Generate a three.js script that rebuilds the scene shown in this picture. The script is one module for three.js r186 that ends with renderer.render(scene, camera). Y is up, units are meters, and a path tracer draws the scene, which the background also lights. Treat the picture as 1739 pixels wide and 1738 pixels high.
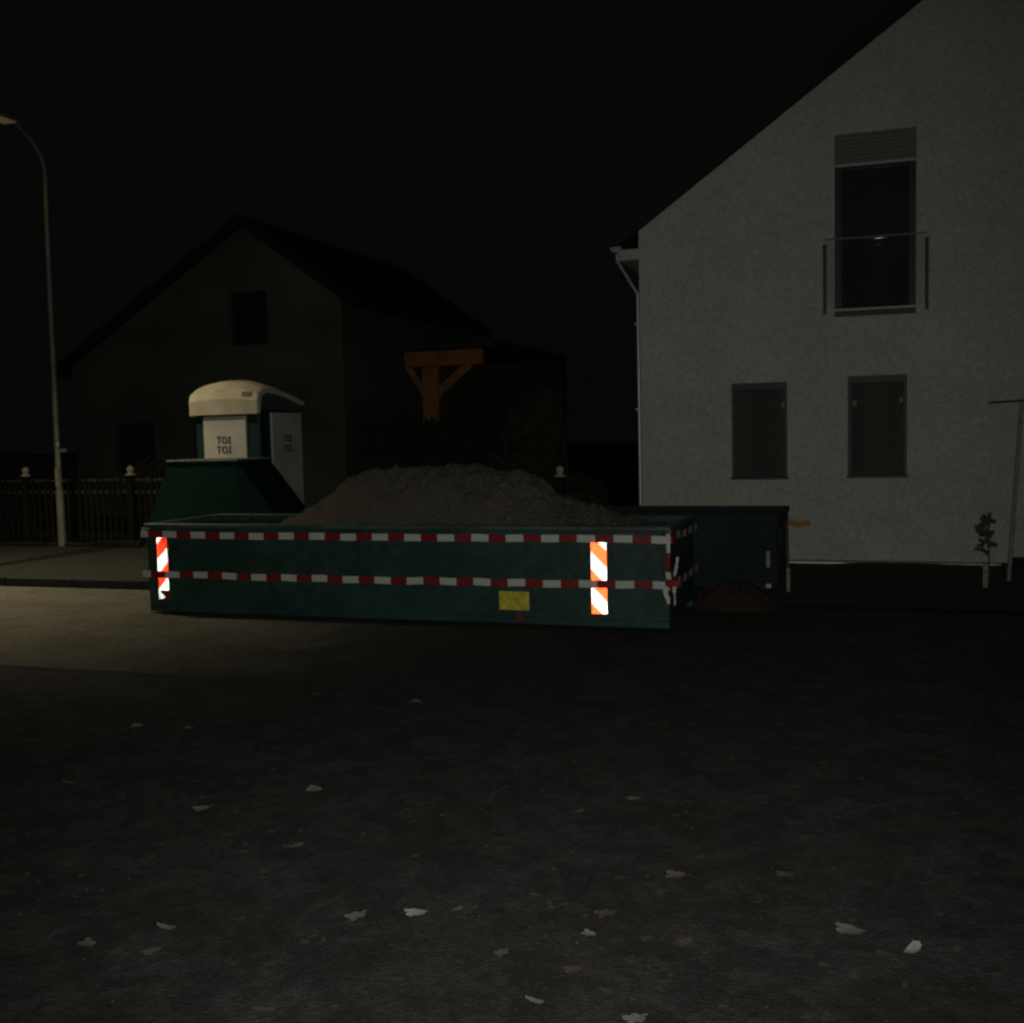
import * as THREE from 'three';
import { RoundedBoxGeometry } from 'three/addons/geometries/RoundedBoxGeometry.js';
import { mergeGeometries } from 'three/addons/utils/BufferGeometryUtils.js';
import { TextGeometry } from 'three/addons/geometries/TextGeometry.js';
import { FontLoader } from 'three/addons/loaders/FontLoader.js';

// ---------------------------------------------------------------- camera, sky, light, exposure
// x runs along the street (to the right), -z away from it, y up, metres
const scene = new THREE.Scene();
const camera = new THREE.PerspectiveCamera(50, 1024 / 1023, 0.05, 400);
camera.rotation.order = 'YXZ';
camera.position.set(0, 1.75, 0);
camera.focus = 1.2; camera.userData.fStop = 14;               // the phone focused short, so all of the scene is a little soft
camera.rotation.set(THREE.MathUtils.degToRad(-4.11), THREE.MathUtils.degToRad(18.5), -0.023);

const renderer = new THREE.WebGLRenderer({ antialias: true });
renderer.toneMapping = THREE.LinearToneMapping;
renderer.toneMappingExposure = 1;
renderer.shadowMap.enabled = true;

{ // night sky: nearly black air with a trace of town glow and thin uneven cloud
  const w = 128, h = 64, d = new Float32Array(w * h * 4);
  for (let j = 0; j < h; j++) for (let i = 0; i < w; i++) {
    const a = i / w * Math.PI * 2, b = j / h * Math.PI;
    const n = 1 + 0.12 * Math.sin(3 * a + 2 * Math.sin(2 * b)) * Math.sin(5 * b + Math.cos(2 * a)) * Math.sin(b);
    const k = (j * w + i) * 4;
    d[k] = 0.00175 * n; d[k + 1] = 0.00190 * n; d[k + 2] = 0.00165 * n; d[k + 3] = 1;
  }
  const t = new THREE.DataTexture(d, w, h, THREE.RGBAFormat, THREE.FloatType);
  t.mapping = THREE.EquirectangularReflectionMapping;
  t.magFilter = t.minFilter = THREE.LinearFilter; t.wrapS = THREE.RepeatWrapping; t.needsUpdate = true;
  scene.background = t; scene.environment = t;
}
const moon = new THREE.DirectionalLight(0xfff4e6, 0.004);
moon.position.set(-14, 22, 16); moon.castShadow = true; moon.shadow.radius = 20;
Object.assign(moon.shadow.camera, { left: -20, right: 20, top: 20, bottom: -20, near: 1, far: 80 });
scene.add(moon, moon.target);

// the photographer's flash, held beside the lens: the warning plates throw it straight back
const flash = new THREE.SpotLight(new THREE.Color(0.98, 1.0, 0.93), 36, 0, THREE.MathUtils.degToRad(46), 1, 2);
flash.position.set(0.02, 1.775, 0.01); flash.target.position.set(-3.5, 0.9, -10.5);
flash.castShadow = true; flash.shadow.radius = 1.2; flash.shadow.mapSize.set(2048, 2048);
scene.add(flash, flash.target);

// ---------------------------------------------------------------- helpers
let seed = 20240611;
const rnd = () => { seed = (seed * 1664525 + 1013904223) >>> 0; return seed / 4294967296; };
const rr = (a, b) => a + (b - a) * rnd();
const hash = (x, y, s) => { let n = (x * 374761393 + y * 668265263 + s * 974634777) | 0; n = Math.imul(n ^ (n >>> 13), 1274126177); return ((n ^ (n >>> 16)) >>> 0) / 4294967296; };
function vnoise(x, y, s, per = 0) {
  const X = Math.floor(x), Y = Math.floor(y); let u = x - X, v = y - Y; u = u * u * (3 - 2 * u); v = v * v * (3 - 2 * v);
  const m = k => per ? ((k % per) + per) % per : k;
  const a = hash(m(X), m(Y), s), b = hash(m(X + 1), m(Y), s), c = hash(m(X), m(Y + 1), s), d = hash(m(X + 1), m(Y + 1), s);
  return a + (b - a) * u + (c - a) * v + (a - b - c + d) * u * v;
}
const fbm = (x, y, s, o = 4) => { let t = 0, a = 0.5, n = 0; for (let i = 0; i < o; i++) { t += a * vnoise(x, y, s + i); n += a; x *= 2; y *= 2; a /= 2; } return t / n; };
// a tiling texture: f(u, v, noise) returns linear rgb 0..1, or one number for bump / roughness
function tex(n, f, colour, metres) {
  const d = new Uint8Array(n * n * 4);
  const enc = c => { c = Math.max(0, Math.min(1, c)); return Math.round(255 * (colour ? (c <= 0.0031308 ? 12.92 * c : 1.055 * Math.pow(c, 1 / 2.4) - 0.055) : c)); };
  for (let j = 0; j < n; j++) for (let i = 0; i < n; i++) {
    const u = i / n, v = j / n, N = (freq, s) => vnoise(u * freq, v * freq, s, freq), r = f(u, v, N), k = (j * n + i) * 4;
    const c = Array.isArray(r) ? r : [r, r, r];
    d[k] = enc(c[0]); d[k + 1] = enc(c[1]); d[k + 2] = enc(c[2]); d[k + 3] = 255;
  }
  const t = new THREE.DataTexture(d, n, n); t.wrapS = t.wrapT = THREE.RepeatWrapping;
  t.magFilter = THREE.LinearFilter; t.minFilter = THREE.LinearMipmapLinearFilter; t.generateMipmaps = true;
  if (colour) t.colorSpace = THREE.SRGBColorSpace;
  t.repeat.set(1 / metres, 1 / metres); t.needsUpdate = true; return t;
}
const mix3 = (a, b, t) => [a[0] + (b[0] - a[0]) * t, a[1] + (b[1] - a[1]) * t, a[2] + (b[2] - a[2]) * t];
const sc3 = (a, k) => [a[0] * k, a[1] * k, a[2] * k];
const sst = (a, b, x) => { x = Math.max(0, Math.min(1, (x - a) / (b - a))); return x * x * (3 - 2 * x); };
const lin = (r, g, b) => new THREE.Color().setRGB(r, g, b);
const std = (o) => { const m = new THREE.MeshStandardMaterial(o); m.side = THREE.DoubleSide; return m; };

// uv in metres from the dominant axis of each face
function metric(g) {
  g = g.index ? g.toNonIndexed() : g; const p = g.attributes.position, uv = new Float32Array(p.count * 2);
  const A = new THREE.Vector3(), B = new THREE.Vector3(), C = new THREE.Vector3();
  for (let i = 0; i < p.count; i += 3) {
    A.fromBufferAttribute(p, i); B.fromBufferAttribute(p, i + 1); C.fromBufferAttribute(p, i + 2);
    const n = B.clone().sub(A).cross(C.clone().sub(A)), ax = Math.abs(n.x), ay = Math.abs(n.y), az = Math.abs(n.z);
    [A, B, C].forEach((q, k) => { const o = (i + k) * 2;
      if (ay >= ax && ay >= az) { uv[o] = q.x; uv[o + 1] = q.z; } else if (ax >= az) { uv[o] = q.z; uv[o + 1] = q.y; } else { uv[o] = q.x; uv[o + 1] = q.y; } });
  }
  g.setAttribute('uv', new THREE.BufferAttribute(uv, 2)); return g;
}
// box from min corner to max corner, edges rounded by r
function box(x0, y0, z0, x1, y1, z1, r = 0) {
  const w = x1 - x0, h = y1 - y0, d = z1 - z0;
  const g = r ? new RoundedBoxGeometry(w, h, d, 2, r) : new THREE.BoxGeometry(w, h, d);
  g.translate((x0 + x1) / 2, (y0 + y1) / 2, (z0 + z1) / 2); return metric(g);
}
function tube(pts, r, seg = 24, rad = 10) {
  const c = new THREE.CatmullRomCurve3(pts.map(p => new THREE.Vector3(...p)), false, 'centripetal');
  return metric(new THREE.TubeGeometry(c, seg, r, rad, false));
}
// bar between two points, square or round
function bar(a, b, w, d = w, round = 0) {
  const A = new THREE.Vector3(...a), B = new THREE.Vector3(...b), L = A.distanceTo(B);
  const g = round ? new THREE.CylinderGeometry(w / 2, d / 2, L, round) : new THREE.BoxGeometry(w, L, d);
  g.applyQuaternion(new THREE.Quaternion().setFromUnitVectors(new THREE.Vector3(0, 1, 0), B.clone().sub(A).normalize()));
  g.translate((A.x + B.x) / 2, (A.y + B.y) / 2, (A.z + B.z) / 2); return metric(g);
}
function join(list) { return mergeGeometries(list.map(g => { g = g.index ? g.toNonIndexed() : g; for (const k of Object.keys(g.attributes)) if (!['position', 'normal', 'uv'].includes(k)) g.deleteAttribute(k); return g; })); }
function mesh(name, geo, mat, parent = scene) {
  const m = new THREE.Mesh(Array.isArray(geo) ? join(geo) : geo, mat); m.name = name; m.castShadow = m.receiveShadow = true; parent.add(m); return m;
}
function tag(o, label, category, group) { o.userData.label = label; o.userData.category = category; if (group) o.userData.group = group; return o; }
function thing(name, label, category, group, at = [0, 0, 0]) { const g = new THREE.Group(); g.name = name; g.position.set(...at); scene.add(g); return tag(g, label, category, group); }
const structure = o => { o.userData.kind = 'structure'; return o; };

// ---------------------------------------------------------------- materials
const asphaltF = (base, dirt, moss) => (u, v, N) => {
  const coarse = 0.5 * N(7, 1) + 0.3 * N(17, 2) + 0.2 * N(41, 3), g = 0.35 * N(110, 8) + 0.30 * N(240, 4) + 0.35 * N(512, 5), chip = sst(0.80, 0.92, N(330, 6)) * (0.4 + 0.6 * N(60, 7));
  let c = mix3(base, dirt, sst(0.42, 0.62, coarse)); c = mix3(c, moss, 0.6 * sst(0.48, 0.68, 0.6 * N(11, 9) + 0.4 * N(53, 10)));
  return mix3(sc3(c, (0.25 + 1.5 * g) * (0.72 + 0.56 * sst(0.3, 0.7, 0.5 * N(19, 14) + 0.5 * N(43, 15)))), [0.13, 0.128, 0.115], 0.3 * chip);
};
const asphaltBump = tex(1024, (u, v, N) => 0.5 * N(420, 11) + 0.35 * N(190, 12) + 0.15 * N(60, 13), false, 2.6);
const M = {};
M.forecourt = std({ map: tex(1024, asphaltF([0.036, 0.037, 0.034], [0.033, 0.028, 0.023], [0.023, 0.028, 0.020]), true, 2.6), bumpMap: asphaltBump, bumpScale: 0.006, roughness: 0.95 });
M.road = std({ map: tex(1024, asphaltF([0.040, 0.040, 0.037], [0.034, 0.031, 0.026], [0.028, 0.031, 0.025]), true, 3.1), bumpMap: asphaltBump, bumpScale: 0.005, roughness: 0.94 });
M.paintedPool = std({ map: tex(1024, asphaltF([0.108, 0.102, 0.086], [0.086, 0.076, 0.060], [0.078, 0.076, 0.056]), true, 3.1), bumpMap: asphaltBump, bumpScale: 0.004, roughness: 0.92 });  // road tone lightened to carry on the painted lamp pool
M.pave = std({ map: tex(512, (u, v, N) => sc3([0.013, 0.0128, 0.0108], 0.35 + 0.6 * N(9, 21) + 0.6 * N(120, 22)), true, 2.2), bumpMap: asphaltBump, bumpScale: 0.004, roughness: 1 });
M.soil = std({ map: tex(512, (u, v, N) => sc3([0.045, 0.037, 0.029], 0.5 + 0.6 * N(23, 31) + 0.5 * N(150, 32)), true, 1.7), bumpMap: tex(512, (u, v, N) => 0.6 * N(30, 33) + 0.4 * N(140, 34), false, 1.7), bumpScale: 0.03, roughness: 1 });
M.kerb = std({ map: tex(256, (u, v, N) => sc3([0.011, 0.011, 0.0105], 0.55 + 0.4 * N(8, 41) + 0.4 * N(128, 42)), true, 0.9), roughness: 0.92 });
M.render = std({ map: tex(1024, (u, v, N) => { const big = 0.5 * N(3, 51) + 0.3 * N(8, 52) + 0.2 * N(19, 53), g = 0.5 * N(300, 54) + 0.5 * N(512, 55); const m = 0.5 * N(120, 47) + 0.5 * N(220, 48), t = N(90, 49); return sc3(mix3(mix3([0.66, 0.655, 0.56], [0.60, 0.61, 0.555], sst(0.35, 0.65, big)), [0.66, 0.63, 0.56], sst(0.5, 0.8, t)), 0.52 + 0.16 * (0.6 * N(5, 45) + 0.4 * N(14, 46)) + 0.45 * m + 0.35 * g); }, true, 3.4), bumpMap: tex(1024, (u, v, N) => 0.5 * N(512, 56) + 0.5 * N(256, 57), false, 2.2), bumpScale: 0.004, roughness: 0.95 });
M.roof = std({ color: lin(0.028, 0.026, 0.026), roughness: 0.85 });
M.verge = std({ color: lin(0.05, 0.05, 0.048), roughness: 0.6 });
M.soffit = std({ map: tex(256, (u, v, N) => sc3([0.30, 0.25, 0.17], 0.6 + 0.5 * N(6, 58) + 0.3 * N(120, 59)), true, 1), roughness: 0.8 });
M.zinc = std({ color: lin(0.55, 0.55, 0.53), metalness: 0.85, roughness: 0.42 });
M.plinth = std({ color: lin(0.02, 0.02, 0.02), roughness: 0.9 });
M.strip = std({ map: tex(128, (u, v, N) => sc3([0.88, 0.87, 0.80], 0.55 + 0.75 * N(16, 60)), true, 1.3), roughness: 0.8 });
M.drip = std({ color: lin(0.72, 0.72, 0.68), metalness: 0.6, roughness: 0.42 });
M.anthracite = std({ color: lin(0.03, 0.032, 0.033), roughness: 0.5 });
M.shutterDark = std({ map: tex(256, (u, v, N) => sc3([0.098, 0.092, 0.080], 0.6 + 0.4 * N(4, 65) + 0.4 * N(90, 66)), true, 1.1), roughness: 0.9 });
M.shutter = std({ color: lin(0.22, 0.24, 0.20), roughness: 0.6 });
M.shutterBar = std({ color: lin(0.6, 0.61, 0.56), roughness: 0.5 });
M.blind = std({ map: tex(256, (u, v, N) => sc3([0.085, 0.076, 0.064], 0.5 + 0.6 * N(5, 61) + 0.4 * N(60, 62)), true, 1.3), roughness: 0.95 });
M.curtain = std({ map: tex(256, (u, v, N) => sc3([0.040, 0.050, 0.052], 0.5 + 0.6 * N(5, 63) + 0.4 * N(60, 64)), true, 1.3), roughness: 0.95 });
M.glass = new THREE.MeshPhysicalMaterial({ color: 0xffffff, transmission: 1, thickness: 0, roughness: 0.02, ior: 1.5, side: THREE.DoubleSide });
M.steel = std({ color: lin(0.26, 0.26, 0.25), metalness: 0, roughness: 0.95 });
M.sticker = std({ color: lin(0.30, 0.30, 0.27), roughness: 0.7 });
const greenF = (base, worn, s) => (u, v, N) => {
  const big = 0.5 * N(3, s) + 0.3 * N(9, s + 1) + 0.2 * N(27, s + 2), grit = N(160, s + 3), scratch = sst(0.72, 0.86, 0.6 * N(40, s + 4) + 0.4 * N(150, s + 5));
  let c = sc3(mix3(base, sc3(base, 0.62), sst(0.38, 0.64, big)), 0.8 + 0.4 * grit);
  c = mix3(c, worn, 0.7 * sst(0.56, 0.74, 0.6 * N(6, s + 6) + 0.4 * N(48, s + 7)));
  return mix3(c, [worn[0] * 1.6, worn[1] * 1.2, worn[2]], 0.5 * scratch);
};
const dents = tex(512, (u, v, N) => 0.75 * N(4, 71) + 0.2 * N(13, 72) + 0.05 * N(90, 73), false, 2.4);
M.green = std({ map: tex(1024, greenF([0.020, 0.078, 0.058], [0.040, 0.066, 0.050], 81), true, 2.3), bumpMap: dents, bumpScale: 0.012, roughness: 0.62 });
M.greenRim = std({ map: tex(512, greenF([0.085, 0.125, 0.105], [0.14, 0.14, 0.12], 101), true, 1.6), roughness: 0.5 });
M.darkGreen = std({ map: tex(512, greenF([0.014, 0.036, 0.031], [0.030, 0.030, 0.026], 121), true, 1.9), bumpMap: dents, bumpScale: 0.01, roughness: 0.92 });
M.lidGreen = new THREE.MeshPhysicalMaterial({ map: tex(512, greenF([0.007, 0.032, 0.025], [0.009, 0.026, 0.020], 141), true, 2.1), bumpMap: dents, bumpScale: 0.01, roughness: 0.9, specularIntensity: 0.25, side: THREE.DoubleSide });
M.yellow = std({ map: tex(128, (u, v, N) => sc3([0.80, 0.70, 0.07], 0.7 + 0.4 * N(14, 151)), true, 0.4), roughness: 0.6 });
M.darkRed = std({ color: lin(0.20, 0.03, 0.025), roughness: 0.7 });
M.sand = std({ map: tex(512, (u, v, N) => { const g = 0.4 * N(90, 161) + 0.6 * N(256, 162); return sc3(mix3([0.175, 0.148, 0.112], [0.125, 0.110, 0.086], N(7, 163)), 0.45 + 1.0 * g); }, true, 0.9), bumpMap: tex(512, (u, v, N) => 0.5 * N(60, 164) + 0.5 * N(180, 165), false, 0.9), bumpScale: 0.02, roughness: 1 });
M.lamp = std({ map: tex(256, (u, v, N) => sc3([0.30, 0.31, 0.27], 0.65 + 0.35 * N(7, 171) + 0.3 * N(60, 172)), true, 0.8), metalness: 0.3, roughness: 0.5 });
M.wood = std({ map: tex(256, (u, v, N) => sc3([0.10, 0.075, 0.05], 0.5 + 0.7 * N(20, 181)), true, 0.7), roughness: 0.9 });
M.paleCap = std({ color: lin(0.62, 0.58, 0.48), roughness: 0.8 });
M.fenceDark = std({ map: tex(256, (u, v, N) => sc3([0.009, 0.009, 0.0068], 0.5 + 0.8 * N(30, 191)), true, 0.9), roughness: 0.85 });
M.fenceRail = std({ color: lin(0.10, 0.094, 0.075), roughness: 0.8 });
M.bgWall = std({ map: tex(512, (u, v, N) => sc3([0.15, 0.158, 0.112], 0.6 + 0.45 * N(6, 201) + 0.35 * N(160, 202)), true, 4), roughness: 0.95 });
M.bgDark = std({ color: lin(0.03, 0.032, 0.034), roughness: 0.8 });
M.timber = std({ map: tex(256, (u, v, N) => sc3([0.50, 0.20, 0.060], 0.4 + 0.45 * N(4, 211) + 0.35 * N(50, 212)), true, 1.2), roughness: 0.7 });
M.cabinWhite = std({ map: tex(256, (u, v, N) => sc3([0.74, 0.72, 0.66], 0.78 + 0.2 * N(6, 221) + 0.1 * N(80, 222)), true, 1.1), roughness: 0.55 });
M.cabinRoof = std({ map: tex(256, (u, v, N) => sc3([0.82, 0.75, 0.57], 0.8 + 0.3 * N(7, 223) + 0.1 * N(80, 224)), true, 1.0), roughness: 0.6 });
M.cabinTeal = std({ color: lin(0.009, 0.036, 0.038), roughness: 0.55 });
M.ink = std({ color: lin(0.03, 0.035, 0.04), roughness: 0.7 });
M.orange = std({ color: lin(0.42, 0.20, 0.05), roughness: 0.8 });
M.palePost = std({ map: tex(128, (u, v, N) => sc3([0.34, 0.33, 0.29], 0.55 + 0.6 * N(20, 231)), true, 0.5), roughness: 0.85 });
M.weed = new THREE.MeshPhysicalMaterial({ color: lin(0.085, 0.075, 0.05), roughness: 1, side: THREE.DoubleSide });
M.leafDark = std({ color: lin(0.035, 0.042, 0.020), roughness: 0.85 });
M.leafDark2 = std({ color: lin(0.055, 0.052, 0.024), roughness: 0.85 });
M.bark = std({ color: lin(0.06, 0.05, 0.04), roughness: 1 });

// ---------------------------------------------------------------- the ground
{
  const sheet = (x0, z0, x1, z1, y, nx = 1, nz = 1, f) => { const g = new THREE.PlaneGeometry(x1 - x0, z1 - z0, nx, nz); g.rotateX(-Math.PI / 2); g.translate((x0 + x1) / 2, y, (z0 + z1) / 2);
    if (f) { const p = g.attributes.position; for (let i = 0; i < p.count; i++) p.setY(i, f(p.getX(i), p.getZ(i))); g.computeVertexNormals(); } return metric(g); };
  structure(mesh('forecourt', sheet(-150, -150, 150, 60, 0), M.forecourt)).userData.label = 'dark asphalt forecourt strewn with fallen leaves';
  structure(mesh('road', sheet(-90, -10.75, 60, -6.8, 0.004), M.road)).userData.label = 'dark asphalt road under the green skip';
  // lamp pool painted pale into the road colour, fading in grains towards the skip
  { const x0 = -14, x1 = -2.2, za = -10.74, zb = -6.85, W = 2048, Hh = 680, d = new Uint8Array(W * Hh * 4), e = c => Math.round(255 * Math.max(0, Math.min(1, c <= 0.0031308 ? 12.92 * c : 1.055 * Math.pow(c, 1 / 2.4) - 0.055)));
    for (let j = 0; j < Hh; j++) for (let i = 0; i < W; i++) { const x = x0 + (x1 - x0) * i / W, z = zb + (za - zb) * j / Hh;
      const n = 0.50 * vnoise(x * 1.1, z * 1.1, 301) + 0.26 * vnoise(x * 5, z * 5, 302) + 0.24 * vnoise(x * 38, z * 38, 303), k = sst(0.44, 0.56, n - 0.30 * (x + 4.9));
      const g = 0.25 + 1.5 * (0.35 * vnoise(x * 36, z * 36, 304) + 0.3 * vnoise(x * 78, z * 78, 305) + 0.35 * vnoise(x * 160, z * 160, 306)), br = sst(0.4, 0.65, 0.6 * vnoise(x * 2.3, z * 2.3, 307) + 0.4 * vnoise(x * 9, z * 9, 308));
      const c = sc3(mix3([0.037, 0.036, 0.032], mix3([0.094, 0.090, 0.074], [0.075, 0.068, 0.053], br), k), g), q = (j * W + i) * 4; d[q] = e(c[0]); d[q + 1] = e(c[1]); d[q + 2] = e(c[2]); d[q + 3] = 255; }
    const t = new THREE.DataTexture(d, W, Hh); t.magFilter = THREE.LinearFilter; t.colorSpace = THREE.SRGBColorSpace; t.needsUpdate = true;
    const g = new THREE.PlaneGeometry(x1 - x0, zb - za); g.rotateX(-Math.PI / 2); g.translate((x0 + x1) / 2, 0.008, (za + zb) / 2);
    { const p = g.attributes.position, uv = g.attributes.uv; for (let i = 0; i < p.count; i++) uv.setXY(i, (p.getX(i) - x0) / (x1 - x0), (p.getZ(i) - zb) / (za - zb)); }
    const rs = structure(mesh('road_painted_pool', g, std({ map: t, roughness: 0.93 }))); rs.userData.label = 'road left of the green skip with the lamp pool painted paler';
    mesh('road_surface_left', sheet(-90, -10.74, -14.002, -6.85, 0.008), M.paintedPool, rs).name = 'surfacing'; }
  // soil between the road and the white house, uneven
  const soilY = (x, z) => 0.02 + 0.10 * sst(-10.7, -11.6, z) * sst(-1.2, 0.3, x) * (fbm(x * 1.3, z * 1.3, 5) - 0.15) - 0.0 + 0.03 * fbm(x * 4, z * 4, 9);
  structure(mesh('soil', sheet(-6.19, -30, 40, -10.76, 0, 260, 110, soilY), M.soil)).userData.label = 'bare dark soil in front of the white house';
  const pv = structure(mesh('pavement', box(-90, 0.001, -40, -6.2, 0.105, -10.905), M.pave)); pv.userData.label = 'raised pavement along the fence';
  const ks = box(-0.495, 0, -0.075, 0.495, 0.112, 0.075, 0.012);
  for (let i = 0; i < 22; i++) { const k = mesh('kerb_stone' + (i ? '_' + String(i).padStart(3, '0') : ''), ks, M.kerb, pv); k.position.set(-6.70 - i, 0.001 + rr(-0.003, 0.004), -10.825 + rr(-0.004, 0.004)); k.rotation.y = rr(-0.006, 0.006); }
}

// ---------------------------------------------------------------- white gabled house
{
  const Z = -14.05, D = 9.6;                                   // gable plane and depth
  const xl = -2.91, xr = 6.13, xm = 1.61, ye = 4.28, slope = 0.702, yr = ye + (xm - xl) * slope;
  const h = thing('gabled_house', 'white rendered house with steep gable and dark windows at the right', 'house');
  const sh = new THREE.Shape([[xl, 0.085], [xr, 0.085], [xr, ye], [xm, yr], [xl, ye]].map(p => new THREE.Vector2(...p)));
  const wins = [[-1.75, 1.12, -1.07, 2.30], [-0.35, 1.13, 0.33, 2.34], [-0.50, 3.09, 0.425, 5.23]];
  for (const [a, b, c, d] of wins) sh.holes.push(new THREE.Path([[a, b], [a, d], [c, d], [c, b]].map(p => new THREE.Vector2(...p))));
  const gw = new THREE.ExtrudeGeometry(sh, { depth: 0.34, bevelEnabled: false }); gw.translate(0, 0, Z - 0.34);
  mesh('gable_wall', metric(gw), M.render, h);
  mesh('side_wall', box(xl, 0.085, Z - D, xl + 0.34, ye - 0.02, Z - 0.342), M.render, h);
  mesh('side_wall', box(xr - 0.34, 0.085, Z - D, xr, ye - 0.02, Z - 0.342), M.render, h);
  const bw = new THREE.ExtrudeGeometry(new THREE.Shape([[xl, 0.085], [xr, 0.085], [xr, ye], [xm, yr], [xl, ye]].map(p => new THREE.Vector2(...p))), { depth: 0.34, bevelEnabled: false }); bw.translate(0, 0, Z - D - 0.342);
  mesh('rear_wall', metric(bw), M.render, h);
  mesh('plinth', box(xl + 0.03, -0.3, Z - D - 0.3, xr - 0.03, 0.083, Z - 0.03), M.plinth, h);
  // pale drip profile at the foot of the render, slightly uneven, in lengths
  for (const [a, b] of [[xl, -1.0], [-0.995, 0.45], [0.455, 1.38]]) mesh('drip_strip', bar([a, 0.052, Z + 0.004], [b, 0.052 + rr(-0.006, 0.006), Z + 0.004], 0.05, 0.05, 16), M.drip, h);
  // roof: two slabs, with verge boards along the gable and soffit at the eave
  const ov = 0.28, t = 0.20, roof = new THREE.Group(); roof.name = 'roof'; h.add(roof);
  const slab = s => { const xe = s < 0 ? xl - ov : xr + ov, yE = ye - ov * slope; const g = new THREE.BufferGeometry();
    const sh2 = new THREE.Shape([[xm, yr + 0.012], [xe, yE + 0.012], [xe, yE + 0.012 + t], [xm, yr + 0.012 + t]].map(p => new THREE.Vector2(...p)));
    const e = new THREE.ExtrudeGeometry(sh2, { depth: D + 0.36, bevelEnabled: false }); e.translate(0, 0, Z - D - 0.35); return metric(e); };
  mesh('roof_slab', slab(-1), M.roof, roof); mesh('roof_slab', slab(1), M.roof, roof);
  for (const s of [-1, 1]) { const xe = s < 0 ? xl - ov : xr + ov, yE = ye - ov * slope;
    const sv = new THREE.Shape([[xm, yr + 0.02], [xe, yE + 0.02], [xe, yE + 0.23], [xm, yr + 0.23]].map(p => new THREE.Vector2(...p)));
    const e = new THREE.ExtrudeGeometry(sv, { depth: 0.03, bevelEnabled: false }); e.translate(0, 0, Z + 0.012); mesh('verge_board', metric(e), M.roof, roof); }
  mesh('soffit_box', box(xl - 0.265, ye - 0.35, Z - D, xl - 0.002, ye - 0.215, Z - 0.01), M.render, roof);
  // gutter along the eave, end cap to the street, downpipe on the corner
  const gp = []; for (let i = 0; i <= 10; i++) { const a = Math.PI * i / 10; gp.push([Math.cos(a) * 0.075, -Math.sin(a) * 0.075]); }
  const gs = new THREE.Shape(gp.map(p => new THREE.Vector2(...p))); const gg = new THREE.ExtrudeGeometry(gs, { depth: D, bevelEnabled: false });
  gg.translate(xl - ov - 0.02, ye - ov * slope + 0.02, Z - D + 0.02);
  const gut = mesh('gutter', metric(gg), M.zinc, h);
  mesh('downpipe', [bar([xl - ov - 0.02, 4.02, Z - 0.07], [xl - ov - 0.02, 3.93, Z - 0.07], 0.06, 0.06, 12), bar([xl - ov - 0.02, 3.94, Z - 0.07], [xl - 0.04, 3.50, Z - 0.085], 0.06, 0.06, 12), bar([xl - 0.04, 3.51, Z - 0.085], [xl - 0.04, 0.1, Z - 0.085], 0.06, 0.06, 14)], M.zinc, h);
  for (const y of [0.7, 2.0, 3.1]) mesh('pipe_clip', box(xl - 0.078, y, Z - 0.125, xl + 0.0, y + 0.03, Z - 0.046), M.zinc, h);
  // ground-floor windows
  wins.slice(0, 2).forEach(([a, b, c, d], i) => {
    const w = new THREE.Group(); w.name = 'window'; h.add(w); const zf = Z - 0.13, f = 0.07;
    mesh('frame', [box(a, b, zf - 0.07, a + f, d, zf), box(c - f, b, zf - 0.07, c, d, zf), box(a + f, d - f, zf - 0.07, c - f, d, zf), box(a + f, b, zf - 0.07, c - f, b + f, zf)], M.anthracite, w);
    mesh('shutter_box', box(a + 0.002, d - 0.085, zf + 0.001, c - 0.002, d - 0.001, zf + 0.07), M.anthracite, w);
    for (const [p, q] of [[a + 0.002, a + 0.035], [c - 0.035, c - 0.002]]) mesh('guide_rail', box(p, b + 0.008, zf + 0.001, q, d - 0.087, zf + 0.045), M.anthracite, w);
    const n = 23, hh = (d - 0.088 - b - 0.012) / n, slat = box(a + 0.037, 0, 0, c - 0.037, hh - 0.0015, 0.012, 0.005); // roller shutter, closed
    for (let k = 0; k < n; k++) { const sl = mesh('shutter_slat', slat, M.shutterDark, w); sl.position.set(0, b + 0.012 + k * hh, zf + 0.012 + rr(-0.001, 0.001)); }
    mesh('sill', box(a - 0.015, b - 0.028, Z - 0.128, c + 0.015, b + 0.004, Z + 0.035, 0.006), M.anthracite, w);
    for (const [sx, sy, sw, shh] of i ? [[a + 0.055, d - 0.36, 0.045, 0.07], [c - 0.085, d - 0.33, 0.04, 0.06]] : [[c - 0.07, d - 0.32, 0.025, 0.07]]) mesh('sticker', box(sx, sy, zf + 0.046, sx + sw, sy + shh, zf + 0.049), M.sticker, w);
  });
  // upper French window with a half-closed shutter
  { const [a, b, c, d] = wins[2], w = new THREE.Group(); w.name = 'french_window'; h.add(w); const zf = Z - 0.16, f = 0.075;
    mesh('frame', [box(a, b, zf - 0.07, a + f, d, zf), box(c - f, b, zf - 0.07, c, d, zf), box(a + f, d - f, zf - 0.07, c - f, d, zf), box(a + f, b, zf - 0.07, c - f, b + f, zf)], M.anthracite, w);
    mesh('pane', box(a + f, b + f, zf - 0.045, c - f, d - f, zf - 0.035), M.glass, w);
    mesh('curtain', box(a + f, b + f, zf - 0.10, c - f, d - f, zf - 0.085), M.curtain, w);
    const n = 7, y0 = 4.905, hh = (d - y0 - 0.002) / n;
    const slat = box(a + 0.004, 0, 0, c - 0.004, hh - 0.004, 0.014, 0.004);
    for (let k = 0; k < n; k++) { const s = mesh('shutter_slat', slat, M.shutter, w); s.position.set(0, y0 + k * hh, zf + 0.03); }
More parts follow.
